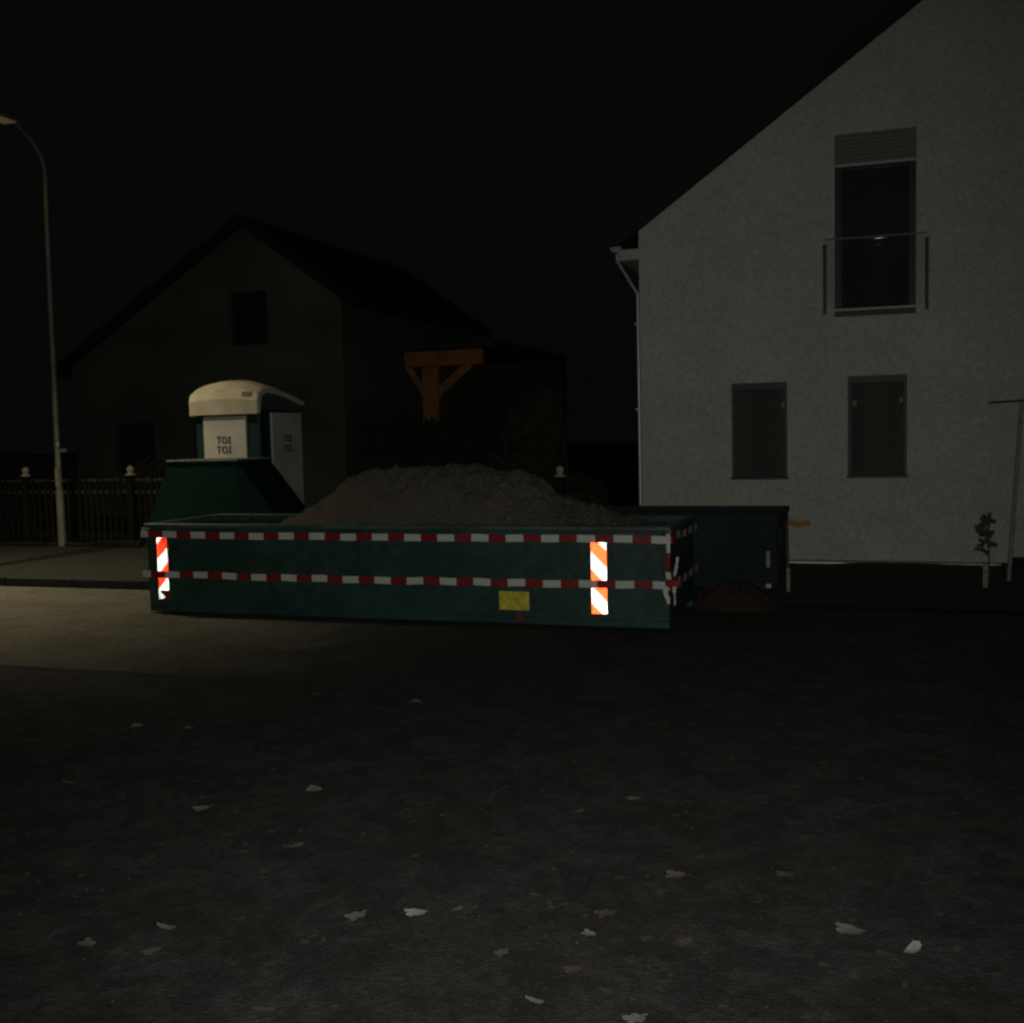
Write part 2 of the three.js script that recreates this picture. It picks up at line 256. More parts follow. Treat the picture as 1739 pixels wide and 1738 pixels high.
    mesh('shutter_bar', box(a + 0.006, y0 - 0.035, zf + 0.025, c - 0.006, y0 - 0.003, zf + 0.055, 0.004), M.shutterBar, w);
    mesh('threshold', box(a, b - 0.03, Z - 0.158, c, b + 0.012, Z + 0.02, 0.004), M.anthracite, w); }
  // French balcony: glass panel with a thin handrail between dark wall brackets
  { const r = new THREE.Group(); r.name = 'balcony_rail'; h.add(r); const z = Z + 0.075;
    mesh('handrail', bar([-0.615, 3.985, z], [0.545, 3.985, z], 0.022, 0.022, 10), M.steel, r);
    mesh('glass_panel', box(-0.60, 3.13, z - 0.005, 0.53, 3.96, z + 0.005), M.glass, r);
    mesh('bottom_rail', bar([-0.60, 3.135, z + 0.012], [0.53, 3.135, z + 0.012], 0.024, 0.014), M.shutterBar, r);
    for (const x of [-0.615, 0.545]) { mesh('bracket', box(x - 0.02, 3.10, Z + 0.002, x + 0.02, 3.93, z + 0.02, 0.004), M.anthracite, r); } }
}

// ---------------------------------------------------------------- gabled house far behind
{
  const Z = -20.2, h = thing('background_house', 'dim greenish gabled house standing behind the toilet cabin', 'house');
  const P = [[-17.0, 0.1], [-10.3, 0.1], [-10.3, 4.55], [-12.5, 6.15], [-17.0, 3.42]];
  const s = new THREE.Shape(P.map(p => new THREE.Vector2(...p)));
  for (const [a, b, c, d] of [[-15.9, 1.0, -14.9, 2.15], [-13.9, 1.0, -12.9, 2.15], [-12.9, 3.7, -12.0, 4.8]]) s.holes.push(new THREE.Path([[a, b], [a, d], [c, d], [c, b]].map(p => new THREE.Vector2(...p))));
  const g = new THREE.ExtrudeGeometry(s, { depth: 0.3, bevelEnabled: false }); g.translate(0, 0, Z - 0.3); mesh('wall', metric(g), M.bgWall, h);
  mesh('side_wall', box(-10.6, 0.1, Z - 8, -10.3, 4.5, Z - 0.302), M.bgWall, h);
  mesh('side_wall', box(-17.0, 0.1, Z - 8, -16.7, 3.4, Z - 0.302), M.bgWall, h);
  const slab = (a, b) => { const q = new THREE.Shape([a, b, [b[0], b[1] + 0.2], [a[0], a[1] + 0.2]].map(p => new THREE.Vector2(...p))); const e = new THREE.ExtrudeGeometry(q, { depth: 8.4, bevelEnabled: false }); e.translate(0, 0, Z - 8.2); return metric(e); };
  mesh('roof', [slab([-12.5, 6.17], [-17.4, 3.20]), slab([-12.5, 6.17], [-9.95, 4.31])], M.roof, h);
  for (const [a, b, c, d] of [[-15.9, 1.0, -14.9, 2.15], [-13.9, 1.0, -12.9, 2.15], [-12.9, 3.7, -12.0, 4.8]]) {
    const w = new THREE.Group(); w.name = 'window'; h.add(w);
    mesh('frame', [box(a, b, Z - 0.2, a + 0.07, d, Z - 0.12), box(c - 0.07, b, Z - 0.2, c, d, Z - 0.12), box(a + 0.07, d - 0.07, Z - 0.2, c - 0.07, d, Z - 0.12), box(a + 0.07, b, Z - 0.2, c - 0.07, b + 0.07, Z - 0.12)], M.bgDark, w);
    mesh('pane', box(a + 0.07, b + 0.07, Z - 0.17, c - 0.07, d - 0.07, Z - 0.16), M.glass, w);
    mesh('blind', box(a + 0.07, b + 0.07, Z - 0.24, c - 0.07, d - 0.07, Z - 0.225), M.bgDark, w);
  }
}
// ---------------------------------------------------------------- timber carport
{
  const c = thing('timber_carport', 'orange-brown timber carport post and beam with knee braces in the dark', 'carport'), z = -20.0;
  for (const dz of [0]) {
    mesh('beam', box(-8.86, 3.08, z + dz - 0.16, -7.22, 3.38, z + dz, 0.015), M.timber, c);
    mesh('post', box(-8.50, 0.0, z + dz - 0.15, -8.16, 3.078, z + dz - 0.01, 0.015), M.timber, c);
    mesh('knee_brace', bar([-8.46, 2.55, z + dz - 0.08], [-8.80, 3.09, z + dz - 0.08], 0.12, 0.10), M.timber, c);
    mesh('knee_brace', bar([-8.20, 2.55, z + dz - 0.08], [-7.50, 3.10, z + dz - 0.08], 0.16, 0.10), M.timber, c);
  }
  mesh('roof', box(-9.1, 3.39, z - 4.8, -6.9, 3.52, z + 0.2), M.bgDark, c);
  mesh('rear_wall', box(-9.1, 0, z - 4.8, -6.9, 3.385, z - 4.6), M.bgDark, c);
}

// ---------------------------------------------------------------- garden fence with ball-capped posts
{
  const f = thing('garden_fence', 'dark picket fence with pale ball caps on its posts behind the pavement', 'fence'), Z = -14.7, y0 = 0.105;
  const postG = box(-0.06, 0, -0.06, 0.06, 1.10, 0.06, 0.01);
  const cap = new THREE.LatheGeometry([[0.0, 0.16], [0.03, 0.152], [0.052, 0.125], [0.06, 0.095], [0.05, 0.062], [0.032, 0.045], [0.075, 0.03], [0.085, 0.0], [0, 0]].map(p => new THREE.Vector2(...p)), 14);
  const xs = []; for (let k = 0; k < 4; k++) xs.push(-15.47 + 2.07 * k);
  xs.forEach((x, k) => { const p = mesh('post', postG, M.fenceDark, f); p.position.set(x, y0, Z); const b = mesh('ball_cap', cap, M.paleCap, p); b.position.set(0, 1.10, 0); });
  mesh('rail', box(-16, y0 + 1.015, Z - 0.045, -9.2, y0 + 1.05, Z - 0.01), M.fenceRail, f);
  mesh('rail', box(-16, y0 + 0.82, Z - 0.045, -9.2, y0 + 0.86, Z - 0.01), M.fenceRail, f);
  mesh('rail', box(-16, y0 + 0.14, Z - 0.045, -9.2, y0 + 0.18, Z - 0.01), M.fenceDark, f);
  const pk = [0, 1, 2].map(v => { const hh = [1.06, 1.085, 1.045][v]; const s = new THREE.Shape([[-0.026, 0.05], [0.026, 0.05], [0.026, hh - 0.05], [0, hh], [-0.026, hh - 0.05]].map(p => new THREE.Vector2(...p))); const e = new THREE.ExtrudeGeometry(s, { depth: 0.018, bevelEnabled: false }); return metric(e); });
  let n = 0; for (let x = -15.9; x < -9.15; x += 0.115) { if (xs.some(q => Math.abs(q - x) < 0.1)) continue; const p = mesh('picket', pk[n++ % 3], M.fenceDark, f); p.position.set(x + rr(-0.008, 0.008), y0 + rr(-0.012, 0.012), Z - 0.009); p.rotation.z = rr(-0.012, 0.012); }
  const gp = thing('gate_post', 'single dark post with pale ball cap left of the white house', 'post', null, [-4.2, 0.02, Z]);
  mesh('shaft', postG, M.fenceDark, gp); const gc = mesh('ball_cap', cap, M.paleCap, gp); gc.position.y = 1.10;
  mesh('gate_rail', box(0.07, 0.9, -0.02, 0.55, 0.95, 0.02, 0.006), M.fenceDark, gp);
  for (let k = 0; k < 7; k++) { const x = -15 + k * 0.93; const s = tag(mesh('edging_stone' + (k ? '_' + String(k).padStart(3, '0') : ''), box(-0.42, 0, -0.05, 0.42, rr(0.05, 0.10), 0.05, 0.02), M.kerb), 'low pale edging stone on the pavement at the foot of the fence', 'edging stone', 'edging stones along the picket fence'); s.position.set(x, y0 + 0.001, Z + 0.42 + rr(-0.05, 0.05)); s.rotation.y = rr(-0.05, 0.05); }
}

// ---------------------------------------------------------------- street lamps
{
  const l = thing('street_lamp', 'tall pale lamp post curving over the street behind the picket fence', 'street lamp', 'street lamps', [-12.38, 0.105, -14.3]);
  const pts = [[0, 0, 0], [0, 2, 0], [0.01, 4, 0], [0.03, 5.55, 0], [0.03, 5.90, 0.0], [0.03, 6.08, 0.06], [0.03, 6.26, 0.22], [0.03, 6.42, 0.46], [0.03, 6.50, 0.64]];
  const curve = new THREE.CatmullRomCurve3(pts.map(p => new THREE.Vector3(...p)), false, 'centripetal');
  const tg = new THREE.TubeGeometry(curve, 90, 1, 14, false); // taper the post towards the arm
  { const p = tg.attributes.position; for (let i = 0; i <= 90; i++) { const c = curve.getPointAt(i / 90), r = 0.050 - 0.018 * (i / 90); for (let j = 0; j <= 14; j++) { const k = i * 15 + j; p.setXYZ(k, c.x + (p.getX(k) - c.x) * r, c.y + (p.getY(k) - c.y) * r, c.z + (p.getZ(k) - c.z) * r); } } }
  mesh('pole', metric(tg), M.lamp, l);
  mesh('base_sleeve', metric(new THREE.CylinderGeometry(0.062, 0.066, 0.9, 16).translate(0, 0.45, 0)), M.lamp, l);
  mesh('access_door', box(-0.035, 0.95, 0.044, 0.035, 1.25, 0.054, 0.004), M.palePost, l);
  mesh('clamp_band', metric(new THREE.CylinderGeometry(0.058, 0.058, 0.06, 16).translate(0, 1.62, 0)), M.zinc, l);
  mesh('sign_bracket', box(0.06, 1.50, -0.02, 0.17, 1.55, 0.02, 0.005), M.lamp, l);
  const hs = new THREE.SphereGeometry(1, 20, 10, 0, Math.PI * 2, 0, Math.PI / 2); hs.scale(0.16, 0.13, 0.40); hs.translate(0.03, 6.50, 0.98);
  mesh('lamp_housing', metric(hs), M.lamp, l);
  const rim = mesh('housing_rim', box(-0.135, 6.455, 0.58, 0.195, 6.50, 1.38, 0.02), M.lamp, l);
  const lensDim = new THREE.MeshStandardMaterial({ color: lin(0.5, 0.42, 0.3), emissive: lin(1, 0.66, 0.30), emissiveIntensity: 0.05, roughness: 0.4 }); // only a dull orange glow
  const dim = new THREE.SpotLight(new THREE.Color(1, 0.7, 0.35), 1.2, 0, THREE.MathUtils.degToRad(65), 0.8, 2); dim.position.set(-12.35, 6.53, -13.32); dim.target.position.set(-12.35, 0, -13.0); dim.castShadow = true; dim.shadow.radius = 5; scene.add(dim, dim.target);
  const lens = mesh('lens', box(-0.09, 6.44, 0.68, 0.15, 6.453, 1.28, 0.005), lensDim, l);
  // the lit lamp further along the kerb, left of the frame: it lights the road and the cabin
  const m = l.clone(); m.name = 'street_lamp_001'; scene.add(m); m.position.set(-11.4, 0.105, -11.1); m.userData = { label: 'lit street lamp on the kerb of the pavement, beyond the left edge', category: 'street lamp', group: 'street lamps' };
  m.getObjectByName('lens').material = new THREE.MeshStandardMaterial({ color: lin(0.6, 0.5, 0.35), emissive: lin(1, 0.78, 0.42), emissiveIntensity: 3, roughness: 0.4 });
  const sp = new THREE.SpotLight(new THREE.Color(1, 0.84, 0.52), 128, 0, THREE.MathUtils.degToRad(52), 0.8, 2);
  sp.position.set(-11.37, 6.52, -10.12); sp.target.position.set(-10.8, 0, -10.15); sp.castShadow = true; sp.shadow.radius = 6; sp.shadow.mapSize.set(2048, 2048);
  scene.add(sp, sp.target);
}

// ---------------------------------------------------------------- portable toilet cabin
{
  const font = await new FontLoader().loadAsync('fonts/droid/droid_sans_bold.typeface.json');
  const x0 = -8.86, x1 = -7.84, z1 = -12.9, z0 = -14.03, y0 = 0.105, yt = 2.14;
  const c = thing('toilet_cabin', 'white and teal portable toilet cabin with domed cream roof', 'toilet cabin');
  mesh('base', box(x0 - 0.03, y0, z0 - 0.03, x1 + 0.03, y0 + 0.12, z1 + 0.03, 0.02), M.cabinTeal, c);
  mesh('shell', box(x0, y0 + 0.121, z0, x1, yt, z1, 0.05), M.cabinTeal, c);
  mesh('front_panel', box(x0 + 0.15, y0 + 0.22, z1 - 0.01, x1 - 0.20, 2.06, z1 + 0.028, 0.015), M.cabinWhite, c);
  const fp = mesh('side_panel', box(x1 - 0.01, y0 + 0.22, z0 + 0.06, x1 + 0.028, 2.10, z1 - 0.26, 0.015), M.cabinWhite, c);
  mesh('door_handle', box(x1 - 0.26, 1.05, z1 + 0.029, x1 - 0.22, 1.22, z1 + 0.06, 0.008), M.ink, c);
  const word = (s, size) => { const g = new TextGeometry(s, { font, size, depth: 0.004, curveSegments: 4, bevelEnabled: false }); g.computeBoundingBox(); const b = g.boundingBox; g.translate(-(b.min.x + b.max.x) / 2, 0, 0); return metric(g); };
  for (const [yy] of [[1.69], [1.56]]) {
    const a = mesh('lettering', word('TOI', 0.098), M.ink, c); a.position.set(-8.39, yy, z1 + 0.029);
    const b = mesh('lettering', word('TOI', 0.098), M.ink, c); b.position.set(x1 + 0.029, yy, z0 + 0.47); b.rotation.y = Math.PI / 2;
  }
  // roof: a thick curved cap, highest near the street front and falling to the back, with a deep front fascia
  const prof = [[z1 + 0.06, 2.10], [z1 + 0.075, 2.28], [z1 + 0.04, 2.40], [z1 - 0.06, 2.475], [z1 - 0.22, 2.50], [z1 - 0.55, 2.455], [z1 - 0.90, 2.365], [z0 - 0.03, 2.275], [z0 - 0.05, 2.235],
    [z0 - 0.02, 2.225], [z1 - 0.88, 2.31], [z1 - 0.54, 2.395], [z1 - 0.22, 2.435], [z1 - 0.10, 2.41], [z1 - 0.035, 2.36], [z1 - 0.01, 2.27], [z1 + 0.015, 2.10]];
  const rs = new THREE.Shape(prof.map(([z, y]) => new THREE.Vector2(-z, y))); const rg = new THREE.ExtrudeGeometry(rs, { depth: x1 - x0 - 0.02, steps: 14, bevelEnabled: true, bevelSize: 0.018, bevelThickness: 0.035, bevelSegments: 3 });
  rg.rotateY(Math.PI / 2); rg.translate(x0 + 0.01, 0, 0);
  { const p = rg.attributes.position; for (let i = 0; i < p.count; i++) { const u = Math.abs(p.getX(i) - (x0 + x1) / 2) / 0.53, y = p.getY(i); if (y > 2.2) p.setY(i, y + (0.03 - 0.11 * Math.pow(u, 2.6)) * (y - 2.2) / 0.3); } rg.computeVertexNormals(); }
  mesh('roof_cap', metric(rg), M.cabinRoof, c);
  const gs = new THREE.Shape([[z1 - 0.03, yt], [z1 - 0.03, 2.33], [z1 - 0.24, 2.42], [z1 - 0.56, 2.38], [z1 - 0.9, 2.29], [z0 + 0.02, 2.20], [z0 + 0.02, yt]].map(([z, y]) => new THREE.Vector2(-z, y)));
  const gg = new THREE.ExtrudeGeometry(gs, { depth: x1 - x0 - 0.06, bevelEnabled: false }); gg.rotateY(Math.PI / 2); gg.translate(x0 + 0.03, 0.002, 0); mesh('roof_gable', metric(gg), std({ color: lin(0.10, 0.115, 0.12), roughness: 0.6 }), c);
  mesh('vent', box(-8.06, 2.29, z1 + 0.03, -7.90, 2.38, z1 + 0.085, 0.02), std({ color: lin(0.34, 0.31, 0.18), roughness: 0.7 }), c);
  mesh('roof_corner', box(x0 - 0.035, 2.06, z1 - 0.02, x0 + 0.05, 2.24, z1 + 0.07, 0.02), M.cabinRoof, c);
}

// ---------------------------------------------------------------- covered green skip behind the left end
{
  const c = thing('covered_skip', 'green covered skip with sloping lid beside the toilet cabin', 'skip');
  const z1 = -11.5, z0 = -12.3, y0 = 0.105;
  const prism = (P, a, b) => { const s = new THREE.Shape(P.map(p => new THREE.Vector2(...p))); const e = new THREE.ExtrudeGeometry(s, { depth: b - a, bevelEnabled: true, bevelSize: 0.01, bevelThickness: 0.01, bevelSegments: 1 }); e.translate(0, 0, a); return metric(e); };
  mesh('body', prism([[-8.40, y0 + 0.012], [-6.95, y0 + 0.012], [-6.70, 0.60], [-8.66, 0.60]], z0, z1), M.darkGreen, c);
  mesh('rim', box(-8.72, 0.613, z0 - 0.03, -6.64, 0.675, z1 + 0.03, 0.015), M.greenRim, c);
  mesh('lid', prism([[-8.66, 0.688], [-6.71, 0.688], [-7.34, 1.462], [-8.30, 1.462]], z0 + 0.02, z1 - 0.02), M.lidGreen, c);
  mesh('lid_ridge', box(-8.33, 1.476, z0, -7.31, 1.508, z1 + 0.01, 0.012), M.greenRim, c);
  for (const x of [-8.0, -7.1]) mesh('lifting_lug', metric(new THREE.CylinderGeometry(0.04, 0.04, 0.12, 12).rotateX(Math.PI / 2).translate(x, 0.4, z1 + 0.07)), M.greenRim, c);
}

// ---------------------------------------------------------------- the green skip with its warning plates
// prismatic reflective sheeting: real corner cubes, so that light goes back where it came from
const retro = new THREE.MeshStandardMaterial({ vertexColors: true, metalness: 1, roughness: 0.11, side: THREE.DoubleSide });
function cornerCubes(w, h, dir, cell, spoil, returnTone) {       // in the plane z = 0, facing +z, origin at the middle
  const pos = [], col = [], nor = [], H = cell * Math.sqrt(3) / 2, dep = cell / Math.sqrt(6);
  const W = [0.93, 0.93, 0.92], R = returnTone < 1 ? [0.80, 0.16, 0.08] : [0.80, 0.34, 0.20], V = (x, y, z) => new THREE.Vector3(x, y, z);
  const add = (A, B, C) => {
    const cx = (A.x + B.x + C.x) / 3, cy = (A.y + B.y + C.y) / 3;
    if ([A, B, C].some(q => Math.abs(q.x) > w / 2 || Math.abs(q.y) > h / 2) || spoil(cx, cy)) return;
    const s = ((cy + dir * cx - 0.15) / 0.30 + 10) % 1;
    const c = s < 0.5 ? R : W, a = V(cx, cy, -dep);
    const k = returnTone * (0.93 + 0.07 * hash(Math.round(cx * 4000), Math.round(cy * 4000), 3));  // left sheet colour darkened in place of a weaker flash return
    for (const [p, q] of [[A, B], [B, C], [C, A]]) { const n = p.clone().sub(a).cross(q.clone().sub(a)).normalize(); for (const t of [a, p, q]) { pos.push(t.x, t.y, t.z); nor.push(n.x, n.y, n.z); col.push(c[0] * k, c[1] * k, c[2] * k); } }
  };
  for (let j = -Math.ceil(h / H); j < h / H; j++) for (let i = -Math.ceil(w / cell) - 1; i < w / cell + 1; i++) {
    const x = i * cell + (j & 1 ? cell / 2 : 0), y = j * H;
    add(V(x, y, 0), V(x + cell, y, 0), V(x + cell / 2, y + H, 0));
    add(V(x + cell, y, 0), V(x + 1.5 * cell, y + H, 0), V(x + cell / 2, y + H, 0));
  }
  const g = new THREE.BufferGeometry(); g.setAttribute('position', new THREE.Float32BufferAttribute(pos, 3)); g.setAttribute('normal', new THREE.Float32BufferAttribute(nor, 3)); g.setAttribute('color', new THREE.Float32BufferAttribute(col, 3)); return g;
}
{
  const xl = -7.0, xr = -1.70, zf = -9.29, zb = -10.62, H = 0.92;
  const c = thing('green_skip', 'long green steel skip heaped with sand, wrapped in red and white tape', 'skip');
  // one skin per side, slightly dished between the frame members
  mesh('front_panel', box(xl + 0.05, 0.10, zf - 0.02, xr - 0.05, H - 0.046, zf - 0.004), M.green, c);
  mesh('rear_panel', box(xl + 0.05, 0.10, zb + 0.004, xr - 0.05, H - 0.06, zb + 0.02), M.green, c);
  mesh('end_panel', box(xl + 0.004, 0.10, zb + 0.05, xl + 0.02, H - 0.06, zf - 0.05), M.green, c);
  mesh('end_panel', box(xr - 0.02, 0.10, zb + 0.05, xr - 0.004, H - 0.06, zf - 0.05), M.green, c);
  mesh('floor', box(xl + 0.02, 0.10, zb + 0.02, xr - 0.02, 0.13, zf - 0.02), M.green, c);
  mesh('top_rim', box(xl - 0.03, H - 0.045, zf - 0.07, xr + 0.02, H, zf + 0.012, 0.014), M.greenRim, c);
  mesh('top_rim', box(xl - 0.03, H - 0.075, zb - 0.012, xr + 0.02, H, zb + 0.07, 0.014), M.green, c);
  mesh('top_rim', box(xl - 0.028, H - 0.074, zb + 0.072, xl + 0.05, H - 0.002, zf - 0.072, 0.014), M.greenRim, c);
  mesh('top_rim', box(xr - 0.05, H - 0.074, zb + 0.072, xr + 0.018, H - 0.002, zf - 0.072, 0.014), M.greenRim, c);
  mesh('bottom_rail', box(xl + 0.0, 0.03, zf - 0.10, xr, 0.099, zf + 0.002, 0.01), M.green, c);
  mesh('bottom_rail', box(xl + 0.0, 0.03, zb, xr, 0.099, zb + 0.10, 0.01), M.green, c);
  for (const x of [xl + 0.5, xr - 0.6]) mesh('skid', box(x, 0.004, zb + 0.11, x + 0.14, 0.098, zf - 0.11), M.darkGreen, c);
  for (const x of [xl, xr - 0.06]) for (const z of [zf - 0.06, zb]) mesh('corner_post', box(x, 0.10, z, x + 0.06, H - 0.076, z + 0.06, 0.01), M.green, c);
  for (const x of [-5.95, -4.85, -3.75, -2.65]) mesh('rear_rib', box(x, 0.10, zb - 0.03, x + 0.08, H - 0.076, zb + 0.003, 0.01), M.green, c);
  // warning plates at both ends of the front
  for (const [x, y0, y1, dir, returnTone, spoil] of [[-6.822, 0.155, 0.79, -1, 0.36, (u, v) => v < -0.225 && u > -0.02 + 0.02 * Math.sin(v * 60) - (v + 0.225) * 0.12], [-2.318, 0.14, 0.805, 1, 1, () => false]]) {
    const h = y1 - y0, pl = new THREE.Group(); pl.name = 'warning_plate'; pl.position.set(x, (y0 + y1) / 2, zf); pl.userData.label = 'reflective red and white hatched warning plate'; c.add(pl);
    mesh('backing', box(returnTone < 1 ? -0.069 : -0.077, -h / 2 - 0.006, -0.003, returnTone < 1 ? 0.069 : 0.077, h / 2 + 0.006, 0.002), M.darkRed, pl);
    const r = mesh('reflective_sheet', cornerCubes(returnTone < 1 ? 0.132 : 0.146, h, dir, 0.009, spoil, returnTone), retro, pl); r.position.z = 0.007;
  }
  const lb = mesh('label_plate', box(-3.25, 0.155, zf - 0.003, -2.965, 0.325, zf + 0.004, 0.003), M.yellow, c);
  mesh('label_mark', box(-3.09, 0.055, zf + 0.003, -3.03, 0.13, zf + 0.006), M.darkRed, c);
}
// sand heaped in the skip
{
  const prof = [[-6.95, 0.55], [-6.3, 0.62], [-5.95, 0.80], [-5.62, 0.95], [-5.42, 1.06], [-5.05, 1.31], [-4.78, 1.40], [-4.45, 1.44], [-4.08, 1.465], [-3.64, 1.43], [-3.26, 1.365], [-2.96, 1.22], [-2.68, 1.05], [-2.32, 0.93], [-2.02, 0.89], [-1.75, 0.85]];
  const ph = x => { for (let i = 1; i < prof.length; i++) if (x <= prof[i][0]) { const [a, b] = [prof[i - 1], prof[i]]; return a[1] + (b[1] - a[1]) * (x - a[0]) / (b[0] - a[0]); } return 0.85; };
  const x0 = -6.975, x1 = -1.725, z0 = -10.595, z1 = -9.315, nx = 420, nz = 110, g = new THREE.PlaneGeometry(x1 - x0, z1 - z0, nx, nz); g.rotateX(-Math.PI / 2); g.translate((x0 + x1) / 2, 0, (z0 + z1) / 2);
  const p = g.attributes.position;
  for (let i = 0; i < p.count; i++) { const x = p.getX(i), z = p.getZ(i), c = ph(x), w = Math.min(1, Math.abs(z + 10.02) / 0.66), base = Math.min(c, 0.80);
    const lump = (fbm(x * 3.2, z * 3.2, 11) - 0.5) * 0.16 + (fbm(x * 11, z * 11, 21) - 0.5) * 0.11 + (fbm(x * 34, z * 34, 31, 2) - 0.5) * 0.04;
    p.setY(i, base + (c - base) * (1 - Math.pow(w, 1.7)) + lump * (c > 0.9 ? 1 - 0.7 * w : 0.5)); }
  g.computeVertexNormals();
  tag(mesh('sand_heap', metric(g), M.sand), 'heap of brown sand filling the long green skip', 'sand heap');
}
// ---------------------------------------------------------------- red and white barrier tape round the skip
{
  const W = 0.165, stripe = new THREE.DataTexture(new Uint8Array(256 * 4), 256, 1);
  { const d = stripe.image.data; for (let i = 0; i < 256; i++) { const r = i >= 128; d[i * 4] = r ? 150 : 222; d[i * 4 + 1] = r ? 26 : 226; d[i * 4 + 2] = r ? 24 : 216; d[i * 4 + 3] = 255; } }
  stripe.wrapS = stripe.wrapT = THREE.RepeatWrapping; stripe.magFilter = THREE.LinearFilter; stripe.colorSpace = THREE.SRGBColorSpace; stripe.repeat.set(1 / (2 * W), 1); stripe.needsUpdate = true;
  const tm = new THREE.MeshPhysicalMaterial({ map: stripe, roughness: 0.55, transmission: 0.12, thickness: 0, side: THREE.DoubleSide });
  // ribbon along a path of [x, y, z, width, lean]; creases from noise
  const ribbon = (path, n, s, amp) => {
    const c = new THREE.CatmullRomCurve3(path.map(q => new THREE.Vector3(q[0], q[1], q[2])), false, 'centripetal'), K = 4, pos = [], uv = [], idx = []; let L = 0, last = null;
    for (let i = 0; i <= n; i++) { const t = i / n, q = c.getPointAt(t), d = c.getTangentAt(t); if (last) L += q.distanceTo(last); last = q.clone();
      const up = Math.abs(d.y) > 0.8 ? new THREE.Vector3(1, 0, 0.15).normalize() : new THREE.Vector3(0, 1, 0), side = up.clone().addScaledVector(d, -up.dot(d)).normalize(), out = new THREE.Vector3().crossVectors(d, side).normalize();
      const seg = Math.min(path.length - 1, Math.floor(t * (path.length - 1))), w = path[seg][3] ?? 0.07;
      for (let k = 0; k <= K; k++) { const v = k / K - 0.5, pt = q.clone().addScaledVector(side, v * w * (0.94 + 0.06 * fbm(L * 5, 2, s))).addScaledVector(out, amp * (fbm(L * 9, k * 0.7, s + 3) - 0.5)); pos.push(pt.x, pt.y, pt.z); uv.push(L, k / K); }
      if (i) for (let k = 0; k < K; k++) { const a = (i - 1) * (K + 1) + k, b = a + K + 1; idx.push(a, b, a + 1, a + 1, b, b + 1); } }
    const g = new THREE.BufferGeometry(); g.setAttribute('position', new THREE.Float32BufferAttribute(pos, 3)); g.setAttribute('uv', new THREE.Float32BufferAttribute(uv, 2)); g.setIndex(idx); g.computeVertexNormals(); return g; };
  const wrap = (y, sag, z, s) => { const a = []; for (let i = 0; i <= 24; i++) { const t = i / 24; a.push([-7.045 + t * 5.38, y + sag * (4 * t * (t - 1)) * 0.5 + (hash(i, s, 7) - 0.5) * 0.010, z + (hash(i, s, 9) - 0.5) * 0.008, 0.068]); }
    return [[-7.075, y, -10.65, 0.07], [-7.07, y + 0.01, -9.9, 0.07], [-7.062, y, -9.32, 0.07], ...a, [-1.652, y + 0.02, -9.31, 0.07], [-1.652, y, -9.8, 0.07], [-1.655, y, -10.6, 0.07]]; };
  const upper = thing('barrier_tape', 'upper band of red and white barrier tape round the green skip', 'barrier tape', 'barrier tape on the skip');
  mesh('band', ribbon(wrap(0.815, 0.02, -9.262, 3), 900, 31, 0.006), tm, upper);
  const lower = thing('barrier_tape_001', 'lower band of barrier tape round the skip, crossing the warning plates', 'barrier tape', 'barrier tape on the skip');
  mesh('band', ribbon(wrap(0.415, 0.02, -9.266, 5), 900, 47, 0.006), tm, lower);
  // knot and loose ends at the right corner
  const knot = new THREE.IcosahedronGeometry(0.045, 3); { const p = knot.attributes.position; for (let i = 0; i < p.count; i++) { const k = 0.7 + 0.6 * fbm(p.getX(i) * 40 + 5, p.getY(i) * 40 + p.getZ(i) * 33, 6); p.setXYZ(i, p.getX(i) * k * 1.5, p.getY(i) * k * 0.9, p.getZ(i) * k * 0.6); } knot.computeVertexNormals(); }
  const km = new THREE.MeshStandardMaterial({ color: lin(0.30, 0.02, 0.02), roughness: 0.6, side: THREE.DoubleSide });
  const kn = mesh('knot', metric(knot), km, lower); kn.position.set(-1.66, 0.43, -9.235);
  mesh('loose_end', ribbon([[-1.70, 0.86, -9.255, 0.036], [-1.695, 0.72, -9.235, 0.034], [-1.70, 0.58, -9.24, 0.04], [-1.69, 0.47, -9.235, 0.045], [-1.675, 0.43, -9.225, 0.04]], 80, 61, 0.02), tm, lower);
  mesh('loose_end', ribbon([[-1.62, 0.66, -9.27, 0.02], [-1.63, 0.58, -9.25, 0.03], [-1.645, 0.50, -9.235, 0.022], [-1.66, 0.44, -9.225, 0.03]], 60, 67, 0.015), tm, lower);
  mesh('loose_end', ribbon([[-1.70, 0.42, -9.225, 0.05], [-1.715, 0.36, -9.205, 0.04], [-1.695, 0.30, -9.205, 0.028], [-1.69, 0.23, -9.20, 0.02]], 60, 71, 0.02), tm, lower);
  mesh('loose_end', ribbon([[-1.645, 0.42, -9.22, 0.03], [-1.64, 0.36, -9.20, 0.016], [-1.64, 0.30, -9.205, 0.02], [-1.635, 0.24, -9.20, 0.02]], 60, 73, 0.02), tm, lower);
}
